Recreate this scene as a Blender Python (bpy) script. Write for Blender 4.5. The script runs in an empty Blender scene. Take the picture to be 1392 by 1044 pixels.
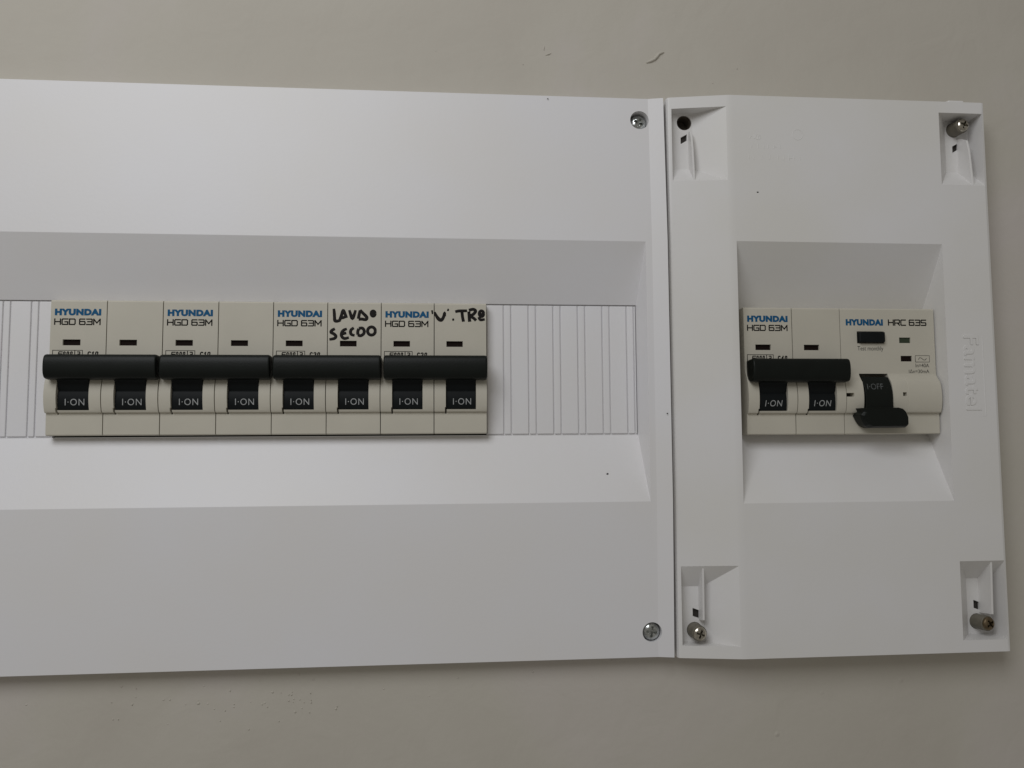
import bpy, bmesh, math, random
from mathutils import Vector, Matrix
random.seed(7)
S = 0.001                                   # everything below is written in millimetres
scene = bpy.context.scene
COL = scene.collection

# ------------------------------------------------------------------ camera
cam_d = bpy.data.cameras.new('camera')
cam = bpy.data.objects.new('camera', cam_d); COL.objects.link(cam)
F = Vector((0.08422068, 0.9938985, 0.07122257)); R = Vector((0.99644713, -0.08400585, -0.00601169)); U = R.cross(F)
m = Matrix((R, U, -F)).transposed().to_4x4(); m.translation = Vector((130, -273.975, -24.66)) * S
cam.matrix_world = m
cam_d.sensor_fit = 'HORIZONTAL'; cam_d.sensor_width = 36.0; cam_d.lens = 1063.65 / 1392 * 36
cam_d.clip_start = 0.005; cam_d.clip_end = 50
scene.camera = cam

# ------------------------------------------------------------------ light
scene.view_settings.view_transform = 'Standard'; scene.view_settings.look = 'None'
scene.view_settings.exposure = 0.13; scene.view_settings.gamma = 1.0
w = bpy.data.worlds.new('World'); scene.world = w; w.use_nodes = True
wn = w.node_tree
bg = wn.nodes['Background']; bg.inputs['Color'].default_value = (1.0, 0.955, 0.87, 1); bg.inputs['Strength'].default_value = 0.19
def area(name, loc, target, size, sizey, power, col):
    l = bpy.data.lights.new(name, 'AREA'); l.shape = 'RECTANGLE'; l.size = size; l.size_y = sizey
    l.energy = power; l.color = col
    o = bpy.data.objects.new(name, l); COL.objects.link(o); o.location = loc
    d = Vector(target) - Vector(loc); o.rotation_euler = d.to_track_quat('-Z', 'Y').to_euler()
    return o
area('window_light', (-0.09, -0.50, 0.375), (0.12, 0, 0.02), 0.36, 0.36, 1.76, (0.955, 0.972, 1.0))

# ------------------------------------------------------------------ materials
def mat(name, col, rough=0.5, metal=0.0, var=0.0, vscale=60, bump=0.0, bscale=400, spec=0.5, col2=None, coat=0.0):
    M = bpy.data.materials.new(name); M.use_nodes = True
    nt = M.node_tree; b = nt.nodes['Principled BSDF']
    b.inputs['Roughness'].default_value = rough; b.inputs['Metallic'].default_value = metal
    b.inputs['Specular IOR Level'].default_value = spec
    if coat: b.inputs['Coat Weight'].default_value = coat
    tc = nt.nodes.new('ShaderNodeNewGeometry')
    n = nt.nodes.new('ShaderNodeTexNoise'); n.inputs['Scale'].default_value = vscale; n.inputs['Detail'].default_value = 5
    nt.links.new(tc.outputs['Position'], n.inputs['Vector'])
    r = nt.nodes.new('ShaderNodeValToRGB'); r.color_ramp.elements[0].position = 0.3; r.color_ramp.elements[1].position = 0.7
    c2 = col2 or tuple(c * (1 - var) for c in col)
    r.color_ramp.elements[0].color = (*c2, 1); r.color_ramp.elements[1].color = (*col, 1)
    nt.links.new(n.outputs['Fac'], r.inputs['Fac']); nt.links.new(r.outputs['Color'], b.inputs['Base Color'])
    if bump:
        n2 = nt.nodes.new('ShaderNodeTexNoise'); n2.inputs['Scale'].default_value = bscale; n2.inputs['Detail'].default_value = 3
        nt.links.new(tc.outputs['Position'], n2.inputs['Vector'])
        bp = nt.nodes.new('ShaderNodeBump'); bp.inputs['Strength'].default_value = 1; bp.inputs['Distance'].default_value = bump
        nt.links.new(n2.outputs['Fac'], bp.inputs['Height']); nt.links.new(bp.outputs['Normal'], b.inputs['Normal'])
    return M
WHITE = mat('white_abs_plastic', (0.765, 0.76, 0.785), 0.4, col2=(0.755, 0.74, 0.735), vscale=18, bump=0.00002, bscale=900, spec=0.4)
WHITE2 = mat('white_enclosure_plastic', (0.745, 0.735, 0.74), 0.42, col2=(0.715, 0.70, 0.67), vscale=22, bump=0.00002, bscale=800, spec=0.4)
BEIGE = mat('beige_breaker_plastic', (0.56, 0.53, 0.45), 0.5, var=0.05, vscale=90, bump=0.000015, bscale=1500, spec=0.35)
BLACK = mat('black_toggle_plastic', (0.006, 0.008, 0.0065), 0.42, var=0.2, vscale=200, bump=0.00003, bscale=1800, spec=0.2)
DRUM = mat('charcoal_drum_plastic', (0.005, 0.007, 0.008), 0.5, var=0.2, vscale=200, spec=0.18)
DARKWIN = mat('dark_window', (0.010, 0.005, 0.004), 0.7, spec=0.1)
GREENWIN = mat('green_window', (0.035, 0.05, 0.03), 0.4, spec=0.3)
CAVITY_SHADE = mat('cavity_shade', (0.03, 0.026, 0.022), 0.8)  # near-black colour standing in for shade inside gaps and slots
HOLE_SHADE = mat('brown_hole_shade', (0.13, 0.105, 0.08), 0.7, var=.4, vscale=500)  # brown liner, darkened to stand in for shade down the holes
STEEL = mat('zinc_steel', (0.62, 0.64, 0.63), 0.2, 1.0, var=0.35, vscale=900, bump=0.00004, bscale=1500)
BRASSY = mat('nickel_steel', (0.62, 0.58, 0.50), 0.18, 1.0, var=0.45, vscale=900, bump=0.00005, bscale=1300)
PIN = mat('grey_pin_plastic', (0.17, 0.155, 0.12), 0.5, var=0.3, vscale=600)
BLUE = mat('blue_print', (0.004, 0.09, 0.21), 0.6, spec=0.2)
INK = mat('black_print', (0.006, 0.005, 0.005), 0.8, spec=0.1)
MARKER = mat('black_marker_ink', (0.008, 0.005, 0.0045), 0.55, var=0.4, vscale=500, spec=0.2)
GREYINK = mat('grey_print', (0.03, 0.027, 0.025), 0.7, spec=.2)
PALE = mat('pale_print', (0.42, 0.43, 0.43), 0.6, var=0.35, vscale=1500)
DIMPALE = mat('worn_pale_print', (0.15, 0.16, 0.16), 0.6, var=0.8, vscale=2500)

# wall paint: mottled warm grey with roller texture
def wall_mat():
    M = bpy.data.materials.new('painted_plaster'); M.use_nodes = True
    nt = M.node_tree; b = nt.nodes['Principled BSDF']; L = nt.links.new
    b.inputs['Roughness'].default_value = 0.75; b.inputs['Specular IOR Level'].default_value = 0.25
    g = nt.nodes.new('ShaderNodeNewGeometry')
    def noise(sc, det=4, rough=0.5, dist=0.0):
        n = nt.nodes.new('ShaderNodeTexNoise'); n.inputs['Scale'].default_value = sc; n.inputs['Detail'].default_value = det
        n.inputs['Roughness'].default_value = rough; n.inputs['Distortion'].default_value = dist
        L(g.outputs['Position'], n.inputs['Vector']); return n
    a = noise(9, 5, 0.55, 0.6)
    r = nt.nodes.new('ShaderNodeValToRGB'); e = r.color_ramp.elements
    e[0].position = 0.32; e[0].color = (0.495, 0.462, 0.405, 1)
    e[1].position = 0.7; e[1].color = (0.545, 0.505, 0.47, 1)
    mid = r.color_ramp.elements.new(0.5); mid.color = (0.52, 0.49, 0.43, 1)
    L(a.outputs['Fac'], r.inputs['Fac'])
    L(r.outputs['Color'], b.inputs['Base Color'])
    n1 = noise(55, 4, 0.5, 0.4); n2 = noise(420, 3, 0.6)
    # sparse small paint nibs
    v = nt.nodes.new('ShaderNodeTexVoronoi'); v.inputs['Scale'].default_value = 70; L(g.outputs['Position'], v.inputs['Vector'])
    mr = nt.nodes.new('ShaderNodeMapRange'); mr.inputs['From Min'].default_value = 0.0; mr.inputs['From Max'].default_value = 0.07
    mr.inputs['To Min'].default_value = 1; mr.inputs['To Max'].default_value = 0; L(v.outputs['Distance'], mr.inputs['Value'])
    gate = noise(14, 2); gr = nt.nodes.new('ShaderNodeMapRange'); gr.inputs['From Min'].default_value = 0.56; gr.inputs['From Max'].default_value = 0.62
    L(gate.outputs['Fac'], gr.inputs['Value'])
    mu = nt.nodes.new('ShaderNodeMath'); mu.operation = 'MULTIPLY'; L(mr.outputs['Result'], mu.inputs[0]); L(gr.outputs['Result'], mu.inputs[1])
    def bump(h, dist, prev=None):
        bp = nt.nodes.new('ShaderNodeBump'); bp.inputs['Strength'].default_value = 1; bp.inputs['Distance'].default_value = dist
        L(h, bp.inputs['Height'])
        if prev: L(prev, bp.inputs['Normal'])
        return bp.outputs['Normal']
    nrm = bump(n1.outputs['Fac'], 0.0005); nrm = bump(n2.outputs['Fac'], 0.00005, nrm); nrm = bump(mu.outputs['Value'], 0.00025, nrm)
    L(nrm, b.inputs['Normal'])
    return M
WALL = wall_mat()

# ------------------------------------------------------------------ helpers. local coords: x right, d forward from the wall (-y), z up; all mm
def P(x, d, z): return Vector((x, -d, z)) * S
def link(name, me, parent=None, loc=None, material=None):
    o = bpy.data.objects.new(name, me); COL.objects.link(o)
    if material and me and not me.materials: me.materials.append(material)
    if loc is not None: o.location = P(*loc)
    if parent: o.parent = parent
    return o
def thing(name, label, cat, loc=(0, 0, 0), group=None):
    o = bpy.data.objects.new(name, None); COL.objects.link(o); o.location = P(*loc); o.empty_display_size = 0.01
    o['label'] = label; o['category'] = cat
    if group: o['group'] = group
    return o
def bm_mesh(bm, name, material, smooth=False):
    bmesh.ops.recalc_face_normals(bm, faces=bm.faces)
    me = bpy.data.meshes.new(name); bm.to_mesh(me); bm.free()
    me.materials.append(material)
    if smooth: me.polygons.foreach_set('use_smooth', [True] * len(me.polygons))
    return me
def add_box(bm, x0, x1, d0, d1, z0, z1):
    vs = [bm.verts.new(P(x, d, z)) for x in (x0, x1) for d in (d0, d1) for z in (z0, z1)]
    for f in ((0,1,3,2),(4,6,7,5),(0,4,5,1),(2,3,7,6),(0,2,6,4),(1,5,7,3)): bm.faces.new([vs[i] for i in f])
def add_prism(bm, prof, x0, x1):             # prof: list of (d,z); extruded along x
    a = [bm.verts.new(P(x0, d, z)) for d, z in prof]; b = [bm.verts.new(P(x1, d, z)) for d, z in prof]
    n = len(prof); bm.faces.new(a); bm.faces.new(b[::-1])
    for i in range(n): bm.faces.new([a[i], b[i], b[(i+1) % n], a[(i+1) % n]])
def add_frustum(bm, r0, d0, r1, d1):         # rect (x0,x1,z0,z1) at depth d0 -> rect at depth d1
    vs = []
    for (x0, x1, z0, z1), d in ((r0, d0), (r1, d1)):
        vs.append([bm.verts.new(P(*p)) for p in ((x0, d, z0), (x1, d, z0), (x1, d, z1), (x0, d, z1))])
    a, b = vs; bm.faces.new(a); bm.faces.new(b[::-1])
    for i in range(4): bm.faces.new([a[i], b[i], b[(i+1) % 4], a[(i+1) % 4]])
def add_lathe(bm, cx, cz, prof, n=28):       # prof: list of (r,d) along the forward axis
    rings = []
    for r, d in prof:
        if r < 1e-6: rings.append([bm.verts.new(P(cx, d, cz))]); continue
        rings.append([bm.verts.new(P(cx + r*math.cos(2*math.pi*i/n), d, cz + r*math.sin(2*math.pi*i/n))) for i in range(n)])
    for a, b in zip(rings, rings[1:]):
        for i in range(n):
            j = (i+1) % n
            q = [a[i % len(a)], a[j % len(a)], b[j % len(b)], b[i % len(b)]]
            q = [v for k, v in enumerate(q) if v not in q[:k]]
            if len(q) > 2: bm.faces.new(q)
    for r_ in (rings[0], rings[-1]):
        if len(r_) > 2: bm.faces.new(r_)
def finish(me, cutters=(), bevel=0.0, seg=2, angle=30, harden=True):
    """apply boolean cuts and a bevel, return the resulting mesh"""
    o = bpy.data.objects.new('tmp', me); COL.objects.link(o); tmp = []
    for c in cutters:
        co = bpy.data.objects.new('cut', c); COL.objects.link(co); tmp.append(co)
        md = o.modifiers.new('b', 'BOOLEAN'); md.operation = 'DIFFERENCE'; md.solver = 'EXACT'; md.object = co
    if bevel:
        md = o.modifiers.new('v', 'BEVEL'); md.width = bevel * S; md.segments = seg; md.limit_method = 'ANGLE'
        md.angle_limit = math.radians(angle); md.harden_normals = False; md.use_clamp_overlap = True
    if bevel:
        for p_ in me.polygons: p_.use_smooth = True
        md = o.modifiers.new('w', 'WEIGHTED_NORMAL'); md.mode = 'FACE_AREA'; md.weight = 100; md.keep_sharp = False
    for cc in cutters:
        for p_ in cc.polygons: p_.use_smooth = bool(bevel)
    dg = bpy.context.evaluated_depsgraph_get(); dg.update()
    out = bpy.data.meshes.new_from_object(o.evaluated_get(dg), preserve_all_data_layers=True, depsgraph=dg)
    mats = [mm for mm in out.materials if mm]
    for t in tmp + [o]: bpy.data.objects.remove(t)
    first = me.materials[0]
    out.materials.clear(); out.materials.append(first)
    out.polygons.foreach_set('material_index', [0] * len(out.polygons))
    return out
def cutter(fn):
    bm = bmesh.new(); fn(bm); return bm_mesh(bm, 'cut', WHITE)
def solid(fn, material, cutters=(), bevel=0.0, **k):
    bm = bmesh.new(); fn(bm); me = bm_mesh(bm, 'm', material)
    return finish(me, cutters, bevel, **k) if (cutters or bevel) else me

# ---- stroke lettering: flattened round strokes lying on a face
def strokes(lines, wid, material, x=0, z=0, d=0, sx=1, sz=1, flat=0.05, shear=0.0, name='lettering', closed=()):
    cu = bpy.data.curves.new('c', 'CURVE'); cu.dimensions = '3D'; cu.bevel_depth = 1.0; cu.bevel_resolution = 2; cu.use_fill_caps = True
    for k, ln in enumerate(lines):
        sp = cu.splines.new('POLY'); sp.points.add(len(ln) - 1)
        for i, p in enumerate(ln):
            sp.points[i].co = (p[0]*sx + shear*p[1]*sz, 0, p[1]*sz, 1); sp.points[i].radius = (p[2] if len(p) > 2 else 1) * wid / 2
    o = bpy.data.objects.new('tmp', cu); COL.objects.link(o)
    dg = bpy.context.evaluated_depsgraph_get(); dg.update()
    me = bpy.data.meshes.new_from_object(o.evaluated_get(dg), depsgraph=dg)
    bpy.data.objects.remove(o); bpy.data.curves.remove(cu)
    for v in me.vertices:
        c = v.co; v.co = Vector(((c.x + x)*S, (c.y*flat*2/max(wid, .01)*.5 - d)*S, (c.z + z)*S))
    me.materials.clear(); me.materials.append(material)
    return me
G = {  # wide technical capitals: unit height, width ~1.15
 'H': (1.15, [[(0,0),(0,1)],[(1.1,0),(1.1,1)],[(0,.5),(1.1,.5)]]),
 'G': (1.15, [[(1.1,1),(.12,1),(0,.88),(0,.12),(.12,0),(1.1,0),(1.1,.48),(.55,.48)]]),
 'D': (1.15, [[(0,0),(0,1),(.95,1),(1.1,.85),(1.1,.15),(.95,0),(0,0)]]),
 'R': (1.15, [[(0,0),(0,1),(1.0,1),(1.1,.9),(1.1,.52),(1.0,.42),(0,.42)],[(.6,.42),(1.1,0)]]),
 'C': (1.1, [[(1.05,1),(.12,1),(0,.88),(0,.12),(.12,0),(1.05,0)]]),
 'S': (1.1, [[(1.05,1),(.1,1),(0,.9),(0,.6),(.1,.5),(.95,.5),(1.05,.4),(1.05,.1),(.95,0),(0,0)]]),
 '6': (1.1, [[(1.0,1),(.1,1),(0,.9),(0,.1),(.1,0),(.95,0),(1.05,.1),(1.05,.45),(.95,.55),(0,.55)]]),
 '3': (1.1, [[(0,1),(.95,1),(1.05,.9),(1.05,.1),(.95,0),(0,0)],[(.2,.52),(1.05,.52)]]),
 'M': (1.3, [[(0,0),(0,1),(.62,.3),(1.24,1),(1.24,0)]]),
 'I': (.35, [[(.15,0),(.15,1)]]), '.': (.4, [[(.16,.47),(.22,.47)]]),
 'O': (.85, [[(.1,.12),(.1,.88),(.25,1),(.5,1),(.65,.88),(.65,.12),(.5,0),(.25,0),(.1,.12)]]),
 'N': (.85, [[(.1,0),(.1,1),(.68,0),(.68,1)]]),
 'F': (.72, [[(.1,0),(.1,1),(.62,1)],[(.1,.52),(.55,.52)]]),
 'Y': (1, [[(0,1),(.45,.5),(.9,1)],[(.45,.5),(.45,0)]]),
 '0': (.8, [[(.1,.12),(.1,.88),(.22,1),(.45,1),(.58,.88),(.58,.12),(.45,0),(.22,0),(.1,.12)]]),
 '1': (.5, [[(.05,.8),(.25,1),(.25,0)]]),
 '2': (.75, [[(.05,.9),(.2,1),(.45,1),(.58,.88),(.58,.65),(.05,0),(.62,0)]]),
 '4': (.8, [[(.5,0),(.5,1),(.05,.3),(.68,.3)]]),
 '5': (.75, [[(.58,1),(.1,1),(.08,.55),(.45,.58),(.58,.45),(.58,.12),(.45,0),(.05,0)]]),
 'c': (.75, [[(.6,.9),(.45,1),(.22,1),(.08,.85),(.08,.15),(.22,0),(.45,0),(.6,.1)]]),
 ' ': (.55, []),
}
def text_lines(s, gap=.28, glyph_w=1.0):
    x = 0; out = []
    for ch in s:
        wd, ls = G[ch]
        for l in ls: out.append([(x + p[0]*glyph_w, p[1]) for p in l])
        x += wd*glyph_w + (gap if ch != ' ' else 0)
    return out, x - gap
def stroke_text(s, x0, x1, z0, h, wid, material, d, gap=.28, shear=0, gw=1.0):
    ls, tw = text_lines(s, gap, gw); sx = (x1-x0-wid)/tw; sz = h-wid; out = []
    for l in ls:
        for (xa, za), (xb, zb) in zip(l, l[1:]):
            v = Vector(((xb-xa)*sx, (zb-za)*sz)); v = v.normalized() * wid * .42 if v.length > 0 else v
            out.append([(xa - v.x/sx, za - v.y/sz), (xb + v.x/sx, zb + v.y/sz)])
    ls = out
    return strokes(ls, wid, material, x=x0 + wid/2, z=z0 + wid/2, d=d, sx=(x1-x0-wid)/tw, sz=h-wid, shear=shear)
def font_text(s, x0, x1, z0, h, material, d, offset=0.0, extrude=0.0, rot=False, spacing=1.0, shear=0.0, dfn=None):
    cu = bpy.data.curves.new('t', 'FONT'); cu.body = s; cu.size = 1; cu.offset = offset; cu.space_character = spacing
    cu.extrude = 0.02 if extrude else 0; cu.resolution_u = 4
    o = bpy.data.objects.new('tmp', cu); COL.objects.link(o)
    dg = bpy.context.evaluated_depsgraph_get(); dg.update()
    me = bpy.data.meshes.new_from_object(o.evaluated_get(dg), depsgraph=dg)
    bpy.data.objects.remove(o)
    for v in me.vertices: v.co.x += shear * v.co.y
    xs = [v.co.x for v in me.vertices]; ys = [v.co.y for v in me.vertices]
    ax, bx, ay, by = min(xs), max(xs), min(ys), max(ys)
    for v in me.vertices:
        u = (v.co.x-ax)/(bx-ax); t = (v.co.y-ay)/(by-ay); e = extrude if v.co.z > 0.001 else (-0.02 if extrude else 0)
        if rot: v.co = P(x0 + t*(x1-x0), d + e, z0 + h - u*h)      # reads downwards
        else:   v.co = P(x0 + u*(x1-x0), (dfn(z0 + t*h) if dfn else d) + e, z0 + t*h)
    me.materials.clear(); me.materials.append(material)
    return me

# ------------------------------------------------------------------ the wall
WD = 4.0        # the wall surface; both covers sit over openings cut in it
def wall_fn(bm):
    xs = [-1500, -58, 202, 212, 319, 1800]; zs = [-1500, -94, 91, 1500]
    V = {(x, z): bm.verts.new(P(x, WD, z)) for x in xs for z in zs}
    for i in range(5):
        for j in range(3):
            if j == 1 and i in (1, 3): continue
            bm.faces.new([V[xs[i], zs[j]], V[xs[i+1], zs[j]], V[xs[i+1], zs[j+1]], V[xs[i], zs[j+1]]])
def onwall(x, z): return 130 + (x-130)*.9854, -24.66 + (z+24.66)*.9854
bm = bmesh.new(); wall_fn(bm); me = bpy.data.meshes.new('wall'); bm.to_mesh(me); bm.free(); me.materials.append(WALL)
wall = link('wall', me); wall['kind'] = 'structure'
def blob(lines, wid, h):
    lines = [[(*onwall(p[0], p[1]), *p[2:]) for p in l] for l in lines]
    me = strokes(lines, wid, WALL, d=WD, flat=h*2)
    me.polygons.foreach_set('use_smooth', [True]*len(me.polygons)); return me
link('paint_ridge', blob([[(203.6,113.6,.5),(205.2,114.3,1),(206.6,115.0,1),(207.5,116.0,1.1),(208.3,117.1,1),(209.3,117.6,.9),(210.3,117.9,.4)]], 1.15, .7), wall)
link('paint_ridge', blob([[(165.8,118.6,.4),(165.5,117.6,1),(165.7,116.9,.3)]], .7, .35), wall)
link('paint_ridge', blob([[(166.1,115.1,.3),(167.2,115.6,1),(168.2,116.0,.5)]], .8, .4), wall)
nibs = bmesh.new()
def nib(x, z, r, h):
    x, z = onwall(x, z); n = 8; c = nibs.verts.new(P(x, WD+h, z)); a = random.random()*6
    ring = [nibs.verts.new(P(x + r*math.cos(a+i*6.283/n)*random.uniform(.6,1.2), WD-.01, z + r*math.sin(a+i*6.283/n)*random.uniform(.6,1.2))) for i in range(n)]
    mid = [nibs.verts.new(P(x + (v.co.x/S-x)*.6, WD+h*.8, z + (v.co.z/S-z)*.6)) for v in ring]
    for i in range(n):
        j = (i+1) % n; nibs.faces.new([ring[i], ring[j], mid[j], mid[i]]); nibs.faces.new([mid[i], mid[j], c])
for cx_, cz_, sp, k in ((60,-113,34,26),(75,-110,9,16),(150,-106,40,8),(120,113,90,5),(20,-110,25,8)):
    for _ in range(k): nib(random.gauss(cx_, sp), random.gauss(cz_, 3.2 if cz_ < 0 else 5), random.uniform(.18,.5), random.uniform(.12,.35))
o = link('paint_nibs', bm_mesh(nibs, 'nibs', WALL, True), wall); o['kind'] = 'stuff'

# ------------------------------------------------------------------ wide cover on the left
panel = thing('distribution_board_cover', 'wide white plastic distribution board cover with long sloped recess and ribbed blanking strips', 'panel cover', (0, 0, 0))
XL, XR, ZT, ZB = -64.0, 206.4, 95.4, -97.8
CUT = (-54.6, 197.4, -23.15, 22.9)
BK_D = WD + .05
def panel_fn(bm):
    # columns of x, rows of z, depth grid; recess handled with the two rings
    xs = [XL, -56.0, 199.0, 201.2, XR]; zs = [ZB, -45.7, 43.6, ZT]
    dz = {ZB: 10.0, -45.7: 12.0, 43.6: 12.0, ZT: 10.0}
    V = {}
    def v(x, d, z):
        k = (round(x,3), round(d,3), round(z,3))
        if k not in V: V[k] = bm.verts.new(P(x, d, z))
        return V[k]
    def dep(x, z): return dz[z] + (1.25 if x == XR else (0.9 if x == XL else 0))
    for i in range(4):
        for j in range(3):
            if i == 1 and j == 1: continue
            q = [(xs[i],zs[j]),(xs[i+1],zs[j]),(xs[i+1],zs[j+1]),(xs[i],zs[j+1])]
            bm.faces.new([v(x, dep(x, z), z) for x, z in q])
    a = [(-56.0,-45.7),(199.0,-45.7),(199.0,43.6),(-56.0,43.6)]
    x0,x1,z0,z1 = CUT; b = [(x0,z0),(x1,z0),(x1,z1),(x0,z1)]
    for i in range(4):
        j = (i+1) % 4
        bm.faces.new([v(a[i][0],12.0,a[i][1]), v(a[j][0],12.0,a[j][1]), v(b[j][0],2.8,b[j][1]), v(b[i][0],2.8,b[i][1])])
        bm.faces.new([v(b[i][0],2.8,b[i][1]), v(b[j][0],2.8,b[j][1]), v(b[j][0],.1,b[j][1]), v(b[i][0],.1,b[i][1])])
    # outer sides
    def side(pts):
        for (xa,za),(xb,zb_) in zip(pts, pts[1:]):
            bm.faces.new([v(xa,dep(xa,za),za), v(xb,dep(xb,zb_),zb_), v(xb,BK_D,zb_), v(xa,BK_D,za)])
    side([(x,ZB) for x in xs]); side([(x,ZT) for x in xs]); side([(XL,z) for z in zs]); side([(XR,z) for z in zs])
    # back
    def vb(x, z): return v(x, .1 if z in (z0, z1) else BK_D, z)
    bm.faces.new([vb(x,ZB) for x in xs] + [vb(XR,z) for z in zs[1:3]] + [vb(x1,z0) , vb(x0,z0), vb(XL,-45.7)])
    bm.faces.new([vb(x,ZT) for x in xs[::-1]] + [vb(XL,43.6)] + [vb(XL,-45.7), vb(x0,z0), vb(x0,z1), vb(x1,z1), vb(x1,z0), vb(XR,43.6)])
sc_pos = [(198.0, 87.5), (199.2, -89.5)]
cuts = [cutter(lambda bm, x=x, z=z: add_lathe(bm, x, z, [(3.3, 5.0), (3.3, 30)])) for x, z in sc_pos]
link('cover_plate', solid(panel_fn, WHITE, cuts, 0.7, seg=3, angle=7), panel)
# dark sheet behind the opening, its colour stands in for shade in the gap
link('gap_shade_sheet', solid(lambda bm: add_box(bm, -.1, 144.1, .15, .6, -23, 22.7), CAVITY_SHADE), panel)
for xa, xb in ((-54.4, -.15), (144.15, 197.3)):
    link('blank_backing', solid(lambda bm: add_box(bm, xa, xb, .15, 2.0, -23.1, 22.8), WHITE), panel)
# blanking strips, one object each
def strip_mesh(wd):
    return solid(lambda bm: add_prism(bm, [(1.6,-22.7),(2.6,-22.7),(2.6,22.5),(1.6,22.5)], .14, wd-.14), WHITE, bevel=.3, seg=2)
def strips(edges, narrow):
    for a, b in edges:
        key = round(b-a, 1)
        if key not in SM: SM[key] = strip_mesh(b-a)
        link('blanking_strip', SM[key], panel, (a, 0, 0))
SM = {}
edges = []; x = -0.15
for k in range(6):
    n0 = -7.9 - 9*k
    edges.append((n0+2.35, x)); edges.append((n0, n0+2.3)); x = n0 - .05
edges.append((-54.5, x)) if x - -54.5 > .5 else None
edges2 = []; x = 144.15
for k in range(6):
    n0 = 150.2 + 8.75*k
    edges2.append((x, n0 - .05)); edges2.append((n0, n0+2.55)); x = n0 + 2.6
edges2.append((x, 197.3))
strips(edges, 0); strips(edges2, 0)
# cross-head screws
def screw_mesh(r, h, material, rot, slotw=1.0, rec=.9, deep=1.9):
    def fn(bm): add_lathe(bm, 0, 0, [(r*.8, -4), (r*.97, -.2), (r, .1), (r*.93, h*.45), (r*.6, h*.85), (0, h)], 32)
    cs = []
    for a in (0, 90):
        bmc = bmesh.new(); add_prism(bmc, [(h-deep, -slotw/2*.7), (h+1, -slotw/2), (h+1, slotw/2), (h-deep, slotw/2*.7)], -r*.62, r*.62)
        bmesh.ops.rotate(bmc, verts=bmc.verts, cent=(0,0,0), matrix=Matrix.Rotation(math.radians(a + rot), 3, 'Y')); cs.append(bm_mesh(bmc, 'c', material))
    for a in (45, 135):
        bmc = bmesh.new(); add_box(bmc, -r*.42, r*.42, h-.35, h+1, -.12, .12)
        bmesh.ops.rotate(bmc, verts=bmc.verts, cent=(0,0,0), matrix=Matrix.Rotation(math.radians(a + rot), 3, 'Y')); cs.append(bm_mesh(bmc, 'c', material))
    return solid(fn, material, cs, .06, seg=2)
s1 = link('screw', screw_mesh(2.85, 1.25, STEEL, 25), panel, (198.15, 7.4, 87.3)); s1['label'] = 'silver cross-head screw sunk in the upper right corner'
s2 = link('screw', screw_mesh(2.95, 1.25, STEEL, 8), panel, (199.2, 8.6, -89.5)); s2['label'] = 'silver cross-head screw in the lower right corner'
# small dirt specks
def speck(parent, x, d, z, r, material=INK):
    def fn(bm):
        ring = [bm.verts.new(P(x + r*math.cos(i*.9)*random.uniform(.6,1.1), d, z + .8*r*math.sin(i*.9)*random.uniform(.6,1.1))) for i in range(7)]
        c = bm.verts.new(P(x, d+.12, z))
        for i in range(7): bm.faces.new([ring[i], ring[(i+1) % 7], c])
    link('dirt_speck', solid(fn, material), parent)

# ------------------------------------------------------------------ narrow enclosure on the right
BL, BK, BR, BT, BB = 207.7, 229.1, 323.8, 95.7, -98.1
DL, DF = 11.0, 14.66
box = thing('enclosure_cover', 'narrow white plastic breaker enclosure at the right with four screw pockets', 'enclosure', (0, 0, 0))
def box_fn(bm):
    bm2 = [(212.6, .1), (212.6, BK_D), (BL, BK_D), (BL, DL-1.2), (BL+.45, DL-.3), (BL+1.3, DL), (BK-1.2, DF-.2), (BK, DF-.03), (BK+1.4, DF), (BR-1.4, DF), (BR-.4, DF-.35), (BR, DF-1.3), (BR, BK_D), (318.4, BK_D), (318.4, .1)]
    a = [bm.verts.new(P(x, d, BB)) for x, d in bm2]; b = [bm.verts.new(P(x, d, BT)) for x, d in bm2]
    bm.faces.new(a); bm.faces.new(b[::-1]); n = len(bm2)
    for i in range(n): bm.faces.new([a[i], b[i], b[(i+1) % n], a[(i+1) % n]])
RX0, RX1, RZ0, RZ1 = 230.4, 305.3, -46.6, 43.6
def ex(r0, d0, r1, d1, D):       # extrapolate a tapering cutter beyond the face
    t = (D-d0)/(d1-d0); return tuple(a+(b-a)*t for a, b in zip(r0, r1))
bcuts = [cutter(lambda bm: add_box(bm, 205, 326, -2, BK_D, 90.6, 99)), cutter(lambda bm: add_box(bm, 205, 326, -2, BK_D, -101, -93.6))]
inner = (230.9, 305.0, -23.4, 22.0); outer = (RX0, RX1, RZ0, RZ1)
bcuts.append(cutter(lambda bm: add_frustum(bm, inner, 2.0, ex(inner, 2, outer, DF, DF+6), DF+6)))
bcuts.append(cutter(lambda bm: add_box(bm, 231.2, 304.9, .5, 4, -23.2, 21.8)))
FL = 7.0
def face_d(x):               # depth of the enclosure surface at x
    return DL + (x-BL)/(BK-BL)*(DF-DL) if x < BK else DF
POCK = {  # rect at face, rect at floor
 'tl': ((209.3, 227.9, 65.2, 91.6), (209.6, 218.0, 71.3, 91.4)),
 'bl': ((209.3, 228.2, -94.0, -67.4), (209.6, 218.0, -93.8, -75.2)),
 'tr': ((306.2, 322.6, 65.2, 91.6), (313.4, 322.3, 72.4, 91.4)),
 'br': ((306.4, 322.7, -94.0, -67.3), (313.6, 322.4, -93.8, -74.6)),
}
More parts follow.
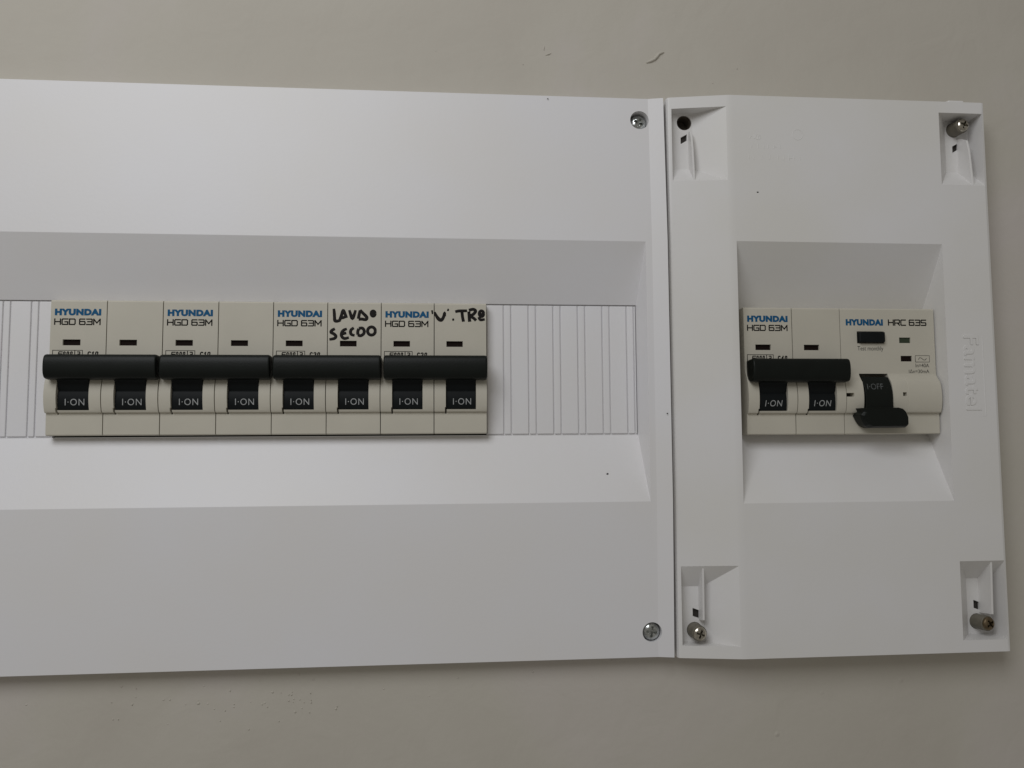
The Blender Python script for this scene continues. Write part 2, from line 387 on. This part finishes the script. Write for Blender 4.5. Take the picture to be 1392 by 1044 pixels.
def add_pocket(bm, of, inn):
    o = [(of[0],of[2]),(of[1],of[2]),(of[1],of[3]),(of[0],of[3])]; q = [(inn[0],inn[2]),(inn[1],inn[2]),(inn[1],inn[3]),(inn[0],inn[3])]
    a = [bm.verts.new(P(x, FL, z)) for x, z in q]; b = []
    for (xa, za), (xo, zo) in zip(q, o):
        df = face_d(xo); t = (df+3-FL)/(df-FL); b.append(bm.verts.new(P(xa+(xo-xa)*t, df+3, za+(zo-za)*t)))
    N = 10; A = []; B = []
    for i in range(4):           # ruled sides, finely divided because the flank is not parallel to the floor
        j = (i+1) % 4
        for k in range(N):
            t = k/N
            (xa, za), (xb, zb) = q[i], q[j]; (xo, zo), (xp, zp) = o[i], o[j]
            x0_, z0_ = xa+(xb-xa)*t, za+(zb-za)*t; x1_, z1_ = xo+(xp-xo)*t, zo+(zp-zo)*t
            df = face_d(x1_); e = (df+3-FL)/(df-FL)
            A.append(a[i] if k == 0 else bm.verts.new(P(x0_, FL, z0_)))
            B.append(b[i] if k == 0 else bm.verts.new(P(x0_+(x1_-x0_)*e, df+3, z0_+(z1_-z0_)*e)))
    n = len(A)
    for i in range(n): bm.faces.new([A[i], B[i], B[(i+1) % n], A[(i+1) % n]])
    bm.faces.new(A)
    c = bm.verts.new(P((o[0][0]+o[1][0])/2, DF+4, (of[2]+of[3])/2))
    for i in range(n): bm.faces.new([B[i], c, B[(i+1) % n]])
for k, (of, inn) in POCK.items():
    bcuts.append(cutter(lambda bm, of=of, inn=inn: add_pocket(bm, of, inn)))
HOLES = {'tl': (215.1, 88.3), 'bl': (214.8, -89.9), 'tr': (316.7, 88.4), 'br': (316.9, -89.5)}
for k, (hx, hz) in HOLES.items():
    bcuts.append(cutter(lambda bm, hx=hx, hz=hz: add_lathe(bm, hx, hz, [(2.7, 1.0), (2.7, FL+3)])))
SL = {'tl': (214.9, 82.4), 'bl': (215.5, -84.2), 'tr': (317.3, 81.8), 'br': (317.2, -83.8)}
def add_slot(bm, hx, hz, sk, d0, d1, g=0):
    pts = [(hx-1.2+g, hz-1.5-sk*.4+g), (hx+1.15-g, hz-1.2+sk*.7+g), (hx+1.15-g, hz+1.3+sk*.5-g), (hx-1.2+g, hz+1.1-sk*.6-g)]
    a = [bm.verts.new(P(x, d0, z)) for x, z in pts]; b = [bm.verts.new(P(x, d1, z)) for x, z in pts]
    bm.faces.new(a); bm.faces.new(b[::-1])
    for i in range(4): bm.faces.new([a[i], b[i], b[(i+1) % 4], a[(i+1) % 4]])
for k, (hx, hz) in SL.items():
    sk = 1 if k[0] == 't' else -1
    bcuts.append(cutter(lambda bm, hx=hx, hz=hz, sk=sk: add_slot(bm, hx, hz, sk, 1.0, FL+1)))
link('enclosure_body', solid(box_fn, WHITE2, bcuts, 0.45, seg=3, angle=20), box)
link('gap_shade_sheet', solid(lambda bm: add_box(bm, 231.4, 304.7, .6, 1.4, -23.1, 21.7), CAVITY_SHADE), box)  # added dark sheet, paints the shade in gaps around the breakers
for k, (hx, hz) in HOLES.items():
    def cup(bm):
        add_lathe(bm, hx, hz, [(2.65, 1.1), (2.65, FL-.3), (2.5, FL-.3), (2.5, 1.5), (0, 1.5)], 24)
    link('hole_shade_cup', solid(cup, HOLE_SHADE), box)  # brown cup set in each hole, its depth shade painted by colour
for k, (hx, hz) in SL.items():
    sk = 1 if k[0] == 't' else -1
    link('slot_shade_plug', solid(lambda bm: add_slot(bm, hx, hz, sk, 1.1, FL-1.0, .05), CAVITY_SHADE), box)  # dark plug in each slot, standing in for the shade inside
# ribs
for k in POCK:
    x0 = 216.4 if k[1] == 'l' else 318.0
    df = face_d(x0) - .3
    if k[0] == 't': prof = [(FL-.2, 85.2), (FL+2.0, 84.4), (df-2.2, 82.6), (df-1.2, 78), (df, 65.35), (df-.6, 64.9), (FL-.2, 70.5)]
    else: prof = [(FL-.2, -86.6), (FL+2, -86.4), (df-.9, -85.8), (df-.3, -67.6), (df-1.2, -66.9), (FL-.2, -74.0)]
    link('pocket_rib', solid(lambda bm: add_prism(bm, prof, x0, x0+.7), WHITE2, bevel=.12), box)
# captive screws (the upper left one is missing)
def pin_mesh():
    return solid(lambda bm: add_lathe(bm, 0, 0, [(2.6, -5), (2.6, 4.9), (2.5, 5.1), (2.2, 5.2)], 28), PIN, bevel=.05)
PM = pin_mesh()
TARNISH = mat('tarnished_brass', (0.25, 0.19, 0.12), 0.32, 1.0, var=.5, vscale=900, bump=0.00005, bscale=1300)
for k, lab, tilt, L_ in (('tr', 'short grey screw post with bright head in the upper right pocket', (2, 3), 4.6), ('bl', 'screw post with star-headed silver screw in the lower left pocket', (1, 2), 4.6), ('br', 'tilted screw post with dull brass-coloured head in the lower right pocket', (-3, 7), 4.6)):
    hx, hz = HOLES[k]
    p = link('captive_screw', PM, box, (hx, FL-.2, hz)); p['label'] = lab
    p.rotation_euler = (math.radians(tilt[0]), 0, math.radians(tilt[1]))
    h = link('screw_head', screw_mesh(2.3, 1.3, BRASSY if k != 'br' else TARNISH, 20 if k != 'br' else 55, .7), p); h.location = P(0, 5.2, 0)
# tab on the top edge
link('edge_tab', solid(lambda bm: add_frustum(bm, (309.8, 318.2, BT-.6, BT+1.2), 10.6, (311, 316.6, BT-.6, BT+1.1), 13.6), WHITE2, bevel=.3), box)
# raised maker's name and frame line
link('embossed_lettering', font_text('Famatel', 311.4, 317.0, -15.2, 26.4, WHITE2, DF, offset=.012, extrude=.2, rot=True), box)
link('embossed_line', strokes([[(318.6, 10.8), (318.6, -17.2)], [(318.6,-17.2),(317.4,-17.2)]], .3, WHITE2, d=DF, flat=.2), box)
# faint raised moulding marks, too worn to read
mk = []
for (x0, z0, n, st) in ((236.2, 80.2, 3, 1.4), (236.6, 76.8, 6, 2.0), (235.6, 72.8, 9, 2.5)):
    x = x0
    for i in range(n):
        hh = random.uniform(1.0, 1.9); mk.append([(x, z0), (x + random.uniform(-.3,.3), z0+hh)])
        if random.random() < .5: mk.append([(x, z0+hh*random.random()), (x+st*.5, z0+hh*random.random())])
        x += st * random.uniform(.7, 1.3)
for cxr, czr, rr in ((239.0, 80.8, .95), (253.5, 82, 1.9)):
    mk.append([(cxr+rr*math.cos(t*.5236), czr+rr*math.sin(t*.5236)) for t in range(13)])
link('moulding_marks', strokes(mk, .28, WHITE2, d=DF, flat=.11), box)
speck(box, 238.4, DF, 61.0, .42)
speck(panel, 185.1, 8.35, -36.5, .5, GREYINK)
speck(panel, 165.5, 10.4, 94.2, .3, GREYINK)
speck(box, 219.0, DL+1.6, 93.8, .3, GREYINK)
speck(panel, 205.0, 13.5, -16.0, .3, GREYINK)
link('dirt_speck', strokes([[(221.6,88.2,.6),(222.6,88.9),(222.2,87.6),(221.4,86.4,.5)]], .35, GREYINK, d=7.9, flat=.3), box)

# ------------------------------------------------------------------ breakers
# housing local frame: x 0..17.7, z from bottom 0..44.9, d measured from breaker base plane
H = 44.9
def housing_profile(f, low=0.0):
    pts = [(-6, 0), (f+.2, 0), (f+.75, .35), (f+.85, 3.5), (f+.9, 7.3), (f+1.9, 7.6)]
    for i in range(0, 9):
        z = 8.2 + i*(18.4-8.2)/8; t = (z-13.2)/5.2
        pts.append((f + 3.05 - .85*t*t, z))
    pts += [(f+1.7, 19.6-low*.6), (f+.9, 21.0-low), (f+.25, 22.1-low*1.2), (f, 22.9-low*1.2), (f, H-.5), (f-.3, H), (-6, H)]
    return pts
def make_housing(f, wd=17.75, notch=True, step=True):
    def fn(bm): add_prism(bm, housing_profile(f), 0, wd)
    cs = [cutter(lambda bm: add_box(bm, 3.85, 14.05, f-6.5, f+9, 8.3, 21.4)),
          cutter(lambda bm: add_box(bm, 4.05, 9.65, f-1.3, f+2, 29.8, 31.75)),
          cutter(lambda bm: add_box(bm, 3.55, 4.15, f-1, f+5, 6.9, 9.0))]
    if step: cs.append(cutter(lambda bm: add_box(bm, -1, 3.9, f+.55, f+5, 7.05, 7.25)))
    return solid(fn, BEIGE, cs, .24, seg=2, angle=28)
def drum_face(z, f): t = (z-11.6)/3.4; return f+2.0-.45*t*t
def drum_profile(f):      # charcoal rocker drum with the ON mark, running up into the bar
    pts = [(f-4, 8.45), (f-.5, 8.45)]
    for i in range(7): z = 8.5 + i*(14.4-8.5)/6; pts.append((drum_face(z, f), z))
    pts += [(f+1.5, 14.6), (f+2.0, 15.3), (f+2.2, 16.3), (f+2.5, 17.4), (f+3.6, 18.4), (f+4.6, 19.2), (f+4.6, 21.3), (f-4, 21.3)]
    return pts
FL_M, FR_M = 6.3, 8.9
def bar_mesh(f, x0, x1, zc, depth=7.2, hh=3.85, end=1.2):
    prof = []
    n = 18
    for i in range(n+1):          # rounded nose, back flat
        a = -math.pi/2 + math.pi*i/n
        c = math.copysign(abs(math.cos(a))**.42, math.cos(a)); s_ = math.copysign(abs(math.sin(a))**.85, math.sin(a))
        prof.append((f + depth - 3.4 + 3.4*c, zc + hh*s_ - .25*(1-c)))
    prof = [(f+.6, zc-hh*.8)] + prof + [(f+.6, zc+hh*.9)]
    ctr_d, ctr_z = f+3.4, zc
    bm = bmesh.new(); rings = []
    for x, k in ((x0, .86), (x0+end*.3, .96), (x0+end, 1.0), (x1-end, 1.0), (x1-end*.3, .96), (x1, .86)):
        rings.append([bm.verts.new(P(x, ctr_d+(d-ctr_d)*k, ctr_z+(z-ctr_z)*k)) for d, z in prof])
    m_ = len(prof)
    bm.faces.new(rings[0]); bm.faces.new(rings[-1][::-1])
    for a, b in zip(rings, rings[1:]):
        for i in range(m_): bm.faces.new([a[i], b[i], b[(i+1) % m_], a[(i+1) % m_]])
    me = bm_mesh(bm, 'bar', BLACK)
    return finish(me, (), .12, seg=2, angle=25)
PITCH = 18.0
def make_breaker(f, pitch, loc, rating, label, group, slant=0.0):
    t = thing('circuit_breaker', label, 'circuit breaker', loc, group)
    hm = [make_housing(f, pitch-.26, step=False), make_housing(f, pitch-.26, step=True)]
    for i in range(2):
        h = link('housing', hm[i if rating != 'c20' else 1], t, (i*pitch + .13, 0, 0))
        link('indicator_window', solid(lambda bm: add_box(bm, 4.1, 9.6, f-1.25, f-.75, 29.85, 31.7), DARKWIN), h)
        if i == 0:
            link('lettering', font_text('HYUNDAI', 1.3, 16.0, 39.75, 2.25, BLUE, f+.05, offset=.075, spacing=1.12), h)
            link('lettering', stroke_text('HGD 63M', 1.15, 16.0, 36.55, 2.2, .4, INK, f+.03), h)
            fr = [[(1.0,24.0),(1.0,28.15),(10.4,28.15),(10.4,24.0)],[(8.0,28.15),(8.0,24)]]
            link('lettering', strokes(fr, .28, INK, d=f+.02, flat=.05), h)
            link('lettering', stroke_text('6000', 2.6, 7.4, 26.0, 1.8, .34, INK, f+.02, shear=.15), h)
            link('lettering', stroke_text('3', 8.7, 9.8, 26.0, 1.8, .34, INK, f+.02), h)
            link('lettering', stroke_text(rating, 11.8, 15.6, 26.0, 1.8, .38, INK, f+.02, shear=.15), h)
        tg = link('toggle', solid(lambda bm: add_prism(bm, drum_profile(f), 4.0, 13.9), DRUM, bevel=.1), t, (i*pitch+.13, 0, 0))
        link('lettering', font_text('I\u00b7ON', 6.3 - (.2 if slant else 0), 12.4, 9.9, 2.15, PALE, 0, offset=-.004, spacing=1.12, shear=slant, dfn=lambda z: drum_face(z, f)+.04), tg)
    b0 = bar_mesh(f, .45 if slant else 1.35, 2*pitch + (-.1 if slant or loc[0] > 100 else .45), 22.4, hh=4.05, end=.7)
    link('handle_bar', b0, t)
    return t
GR = 'double-pole circuit breakers in the wide cover'
Z0 = -22.5
b1 = make_breaker(FL_M, PITCH, (0, 0, Z0), 'c10', 'beige double-pole circuit breaker at the left end of the row, next to the blanking strips', GR)
b2 = make_breaker(FL_M, PITCH, (36, 0, Z0), 'c10', 'clean double-pole circuit breaker, second from the left, no handwriting and both neighbours breakers', GR)
b3 = make_breaker(FL_M, PITCH, (72, 0, Z0), 'c20', 'double-pole circuit breaker with two lines of black marker handwriting on its right half', GR)
b4 = make_breaker(FL_M, PITCH, (108, 0, Z0), 'c20', 'double-pole circuit breaker with one line of black marker handwriting, right end of the row', GR)
b5 = make_breaker(FR_M, 17.65, (234.2, 0, Z0-1.0), 'c40', 'beige double-pole circuit breaker in the narrow right enclosure, beside the wider unit with test button', 'circuit breaker in the right enclosure', slant=.18)
# handwriting
def hand(parent, items, ox, oy, sc, x_off, d, wid):
    ls = [[(x_off + (p[0]-ox)/sc, H - (p[1]-oy)/sc, *(p[2:])) for p in l] for l in items]
    sm = []
    for l in ls:                 # round the pen path off
        if len(l) < 3: sm.append(l); continue
        l = [tuple(p) + (1,)*(3-len(p)) for p in l]; out = []
        for i in range(len(l)-1):
            p0, p1, p2, p3 = l[max(i-1, 0)], l[i], l[i+1], l[min(i+2, len(l)-1)]
            for k in range(4):
                t = k/4; out.append(tuple(.5*((2*b) + (c-a)*t + (2*a-5*b+4*c-e)*t*t + (3*b-a-3*c+e)*t**3) for a, b, c, e in zip(p0, p1, p2, p3)))
        out.append(l[-1]); sm.append(out)
    me = strokes(sm, wid, MARKER, d=d, flat=.06); link('handwriting', me, parent)
def ell(cx, cy, rx, ry, n=14, a0=0, rot=0):
    return [(cx+rx*math.cos(a0+2*math.pi*i/n), cy+ry*math.sin(a0+2*math.pi*i/n)) for i in range(n+1)]
lav = [
 [(144,106,.8),(148,140),(150,172),(154,200,1.1),(175,203),(196,196,.9)],
 [(190,196),(203,158),(216,118,1.0),(230,145),(242,178,1.0)], [(192,178,.9),(215,176),(238,166,.8)],
 [(264,116,.8),(274,150),(288,182,1.1),(302,150),(312,116,.8)],
 [(346,116,.8),(340,150),(334,184)], [(346,116),(368,138),(398,170,1.1),(392,190),(360,186),(336,188)],
 ell(448,142,15,20), [(440,120,1.4),(450,165,1.5)], [(456,125,1.3),(446,160,1.3)],
 [(154,264,.9),(132,276),(124,292),(146,304),(162,322),(150,340),(112,348,.8)],
 [(246,264,.8),(222,274),(206,296),(206,322),(228,340),(262,332,.8)], [(210,304,1),(242,296,.9)],
 [(300,256,.9),(280,270),(274,290),(282,308),(306,316,.8)],
 [(338,262),(330,286),(332,310)], [(338,260),(366,258),(380,280),(374,304),(350,318),(332,310)],
 ell(436,280,30,32), ]
hand(b3, lav, 97, 55, 23.0, PITCH, FL_M+.03, 1.05)
vt = [
 [(920,118,.6),(924,148,.5)],
 [(940,132,.7),(954,162),(974,188,1.2),(994,194,1.1),(1010,168),(1018,136,.9),(1020,165,.7)],
 [(1038,112,.6),(1044,114,.9),(1052,115,.5)], [(1076,190,.5),(1084,190,.85),(1092,190,.5)],
 [(1100,128,.9),(1130,122),(1192,120,.9)], [(1152,124),(1156,165),(1164,206,1.0)],
 [(1206,126),(1208,166),(1212,206,1.1)], [(1206,116),(1240,108),(1258,122,1.1),(1240,148),(1216,160),(1244,178),(1262,196,1.0)],
 ell(1304,142,17,22), [(1284,168),(1296,190),(1330,186,.8)], [(1290,150,1.2),(1318,150,1.1)] ]
hand(b4, vt, 937, 62, 22.6, PITCH, FL_M+.03, 1.05)

# ------------------------------------------------------------------ residual current device
rcd = thing('residual_current_breaker', 'wide beige residual current breaker with black test button and its black lever down', 'circuit breaker', (234.2+35.3, 0, Z0-1.0))
f = FR_M; RW = 35.15
def rcd_fn(bm): add_prism(bm, housing_profile(f, 1.1), .1, RW)
rc = [cutter(lambda bm: add_box(bm, 6.4, 17.0, f-6.5, f+9, 7.6, 21.5)),
      cutter(lambda bm: add_box(bm, 21.9, 26.1, f-1.2, f+2, 32.5, 34.5)),
      cutter(lambda bm: add_box(bm, 22.2, 26.4, f-1.2, f+2, 25.9, 27.9)),
      cutter(lambda bm: add_box(bm, 6.2, 16.2, f-1.2, f+2, 32.3, 36.6)),
      cutter(lambda bm: add_box(bm, -.5, 2.8, f-.5, f+6, 13.2, 14.5)),
      cutter(lambda bm: add_box(bm, 20.7, 22.1, f+.9, f+6, 13.4, 14.7))]
rh = link('housing', solid(rcd_fn, BEIGE, rc, .16, seg=2, angle=28), rcd)
# round cheeks either side of the lever: the right one shows a faint step to the wider shoulder
link('shoulder', solid(lambda bm: add_prism(bm, [(d+.22, z) for d, z in housing_profile(f, 1.1) if 7.5 < z < 21.5] + [(f-1, 21.0), (f-1, 7.5)], 22.6, RW-.1), BEIGE, bevel=.18, angle=28), rh)
link('indicator_window', solid(lambda bm: add_box(bm, 21.95, 26.05, f-1.15, f-.5, 32.55, 34.45), GREENWIN), rh)['label'] = 'dull green indicator window'
link('indicator_window', solid(lambda bm: add_box(bm, 22.25, 26.35, f-1.15, f-.5, 25.95, 27.85), DARKWIN), rh)
link('test_button', solid(lambda bm: add_box(bm, 6.5, 15.9, f-1, f+1.5, 32.6, 36.3), DRUM, bevel=.35), rcd)
link('slot_shadow_plate', solid(lambda bm: add_box(bm, .1, 2.7, f-.45, f+.2, 13.25, 14.45), CAVITY_SHADE), rh)
link('pin_hole', solid(lambda bm: add_box(bm, 20.8, 22.0, f+.95, f+1.6, 13.5, 14.6), PIN), rh)
link('lettering', font_text('HYUNDAI', 2.2, 16.0, 38.7, 2.3, BLUE, f+.05, offset=.075, spacing=1.12), rh)
link('lettering', stroke_text('HRC 63S', 17.9, 32.4, 38.7, 2.3, .42, INK, f+.03), rh)
link('lettering', font_text('Test monthly', 6.2, 15.8, 29.3, 2.0, GREYINK, f+.03), rh)
link('lettering', font_text('In=40A', 27.6, 32.6, 23.8, 1.35, GREYINK, f+.03), rh)
link('lettering', font_text('I\u0394n=30mA', 25.0, 32.6, 21.75, 1.3, GREYINK, f+.03, ), rh)
fr = [[(27.6,25.7),(27.6,28.0),(32.9,28.0),(32.9,25.7),(27.6,25.7)], [(28.7,26.6),(29.3,27.3),(29.9,27.1),(30.6,26.5),(31.2,26.4),(31.8,27.0)]]
link('lettering', strokes(fr, .2, GREYINK, d=f+.02, flat=.05), rh)
# lever: drum + broad lip at the bottom
def lever_face(z):
    t = (z-13)/7.0; return f + 3.6 - 2.6*max(t, 0)**2 - .1*min(t, 0)
def lever(bm):
    pts = [(f-4, 20.4), (f-.6, 20.4)] + [(lever_face(z), z) for z in (20.2, 19.2, 18, 17, 16, 15, 14, 13, 12, 11, 10, 9)]
    pts += [(f+5.0, 8.2), (f+5.2, 4.6), (f+2, 4.6), (f+1.2, 7.9), (f-4, 8.0)]
    add_prism(bm, pts, 6.7, 16.6)
lv = link('toggle', solid(lever, BLACK, bevel=.15), rcd)
link('lettering', font_text('I\u00b7OFF', 7.6, 13.6, 15.7, 2.1, DIMPALE, 0, offset=-.004, shear=.1, dfn=lambda z: lever_face(z)+.05), lv)
def lip(bm):
    out = [(3.2,9.1),(17.0,9.2),(18.7,8.8),(19.9,7.7),(20.6,6.0),(20.8,3.2),(20.3,2.3),(6.6,2.2),(4.9,3.0),(3.7,4.6),(2.7,6.7),(4.0,7.9)]
    a = [bm.verts.new(P(x, f+1.2, z)) for x, z in out]
    b = [bm.verts.new(P(11.5+(x-11.5)*.97, f+4.6+.28*(z-2.2), z)) for x, z in out]
    c = [bm.verts.new(P(11.9+(x-11.5)*.88, f+6.9 - .05*(z-5.5)**2, 5.6+(z-5.6)*.84)) for x, z in out]
    bm.faces.new(a); bm.faces.new(c[::-1]); n = len(out)
    for p, q in ((a, b), (b, c)):
        for i in range(n): bm.faces.new([p[i], q[i], q[(i+1) % n], p[(i+1) % n]])
link('lever_lip', solid(lip, BLACK, bevel=.45, seg=3, angle=15), lv)

# hygiene: no orphan temp meshes
for me in list(bpy.data.meshes):
    if me.users == 0: bpy.data.meshes.remove(me)
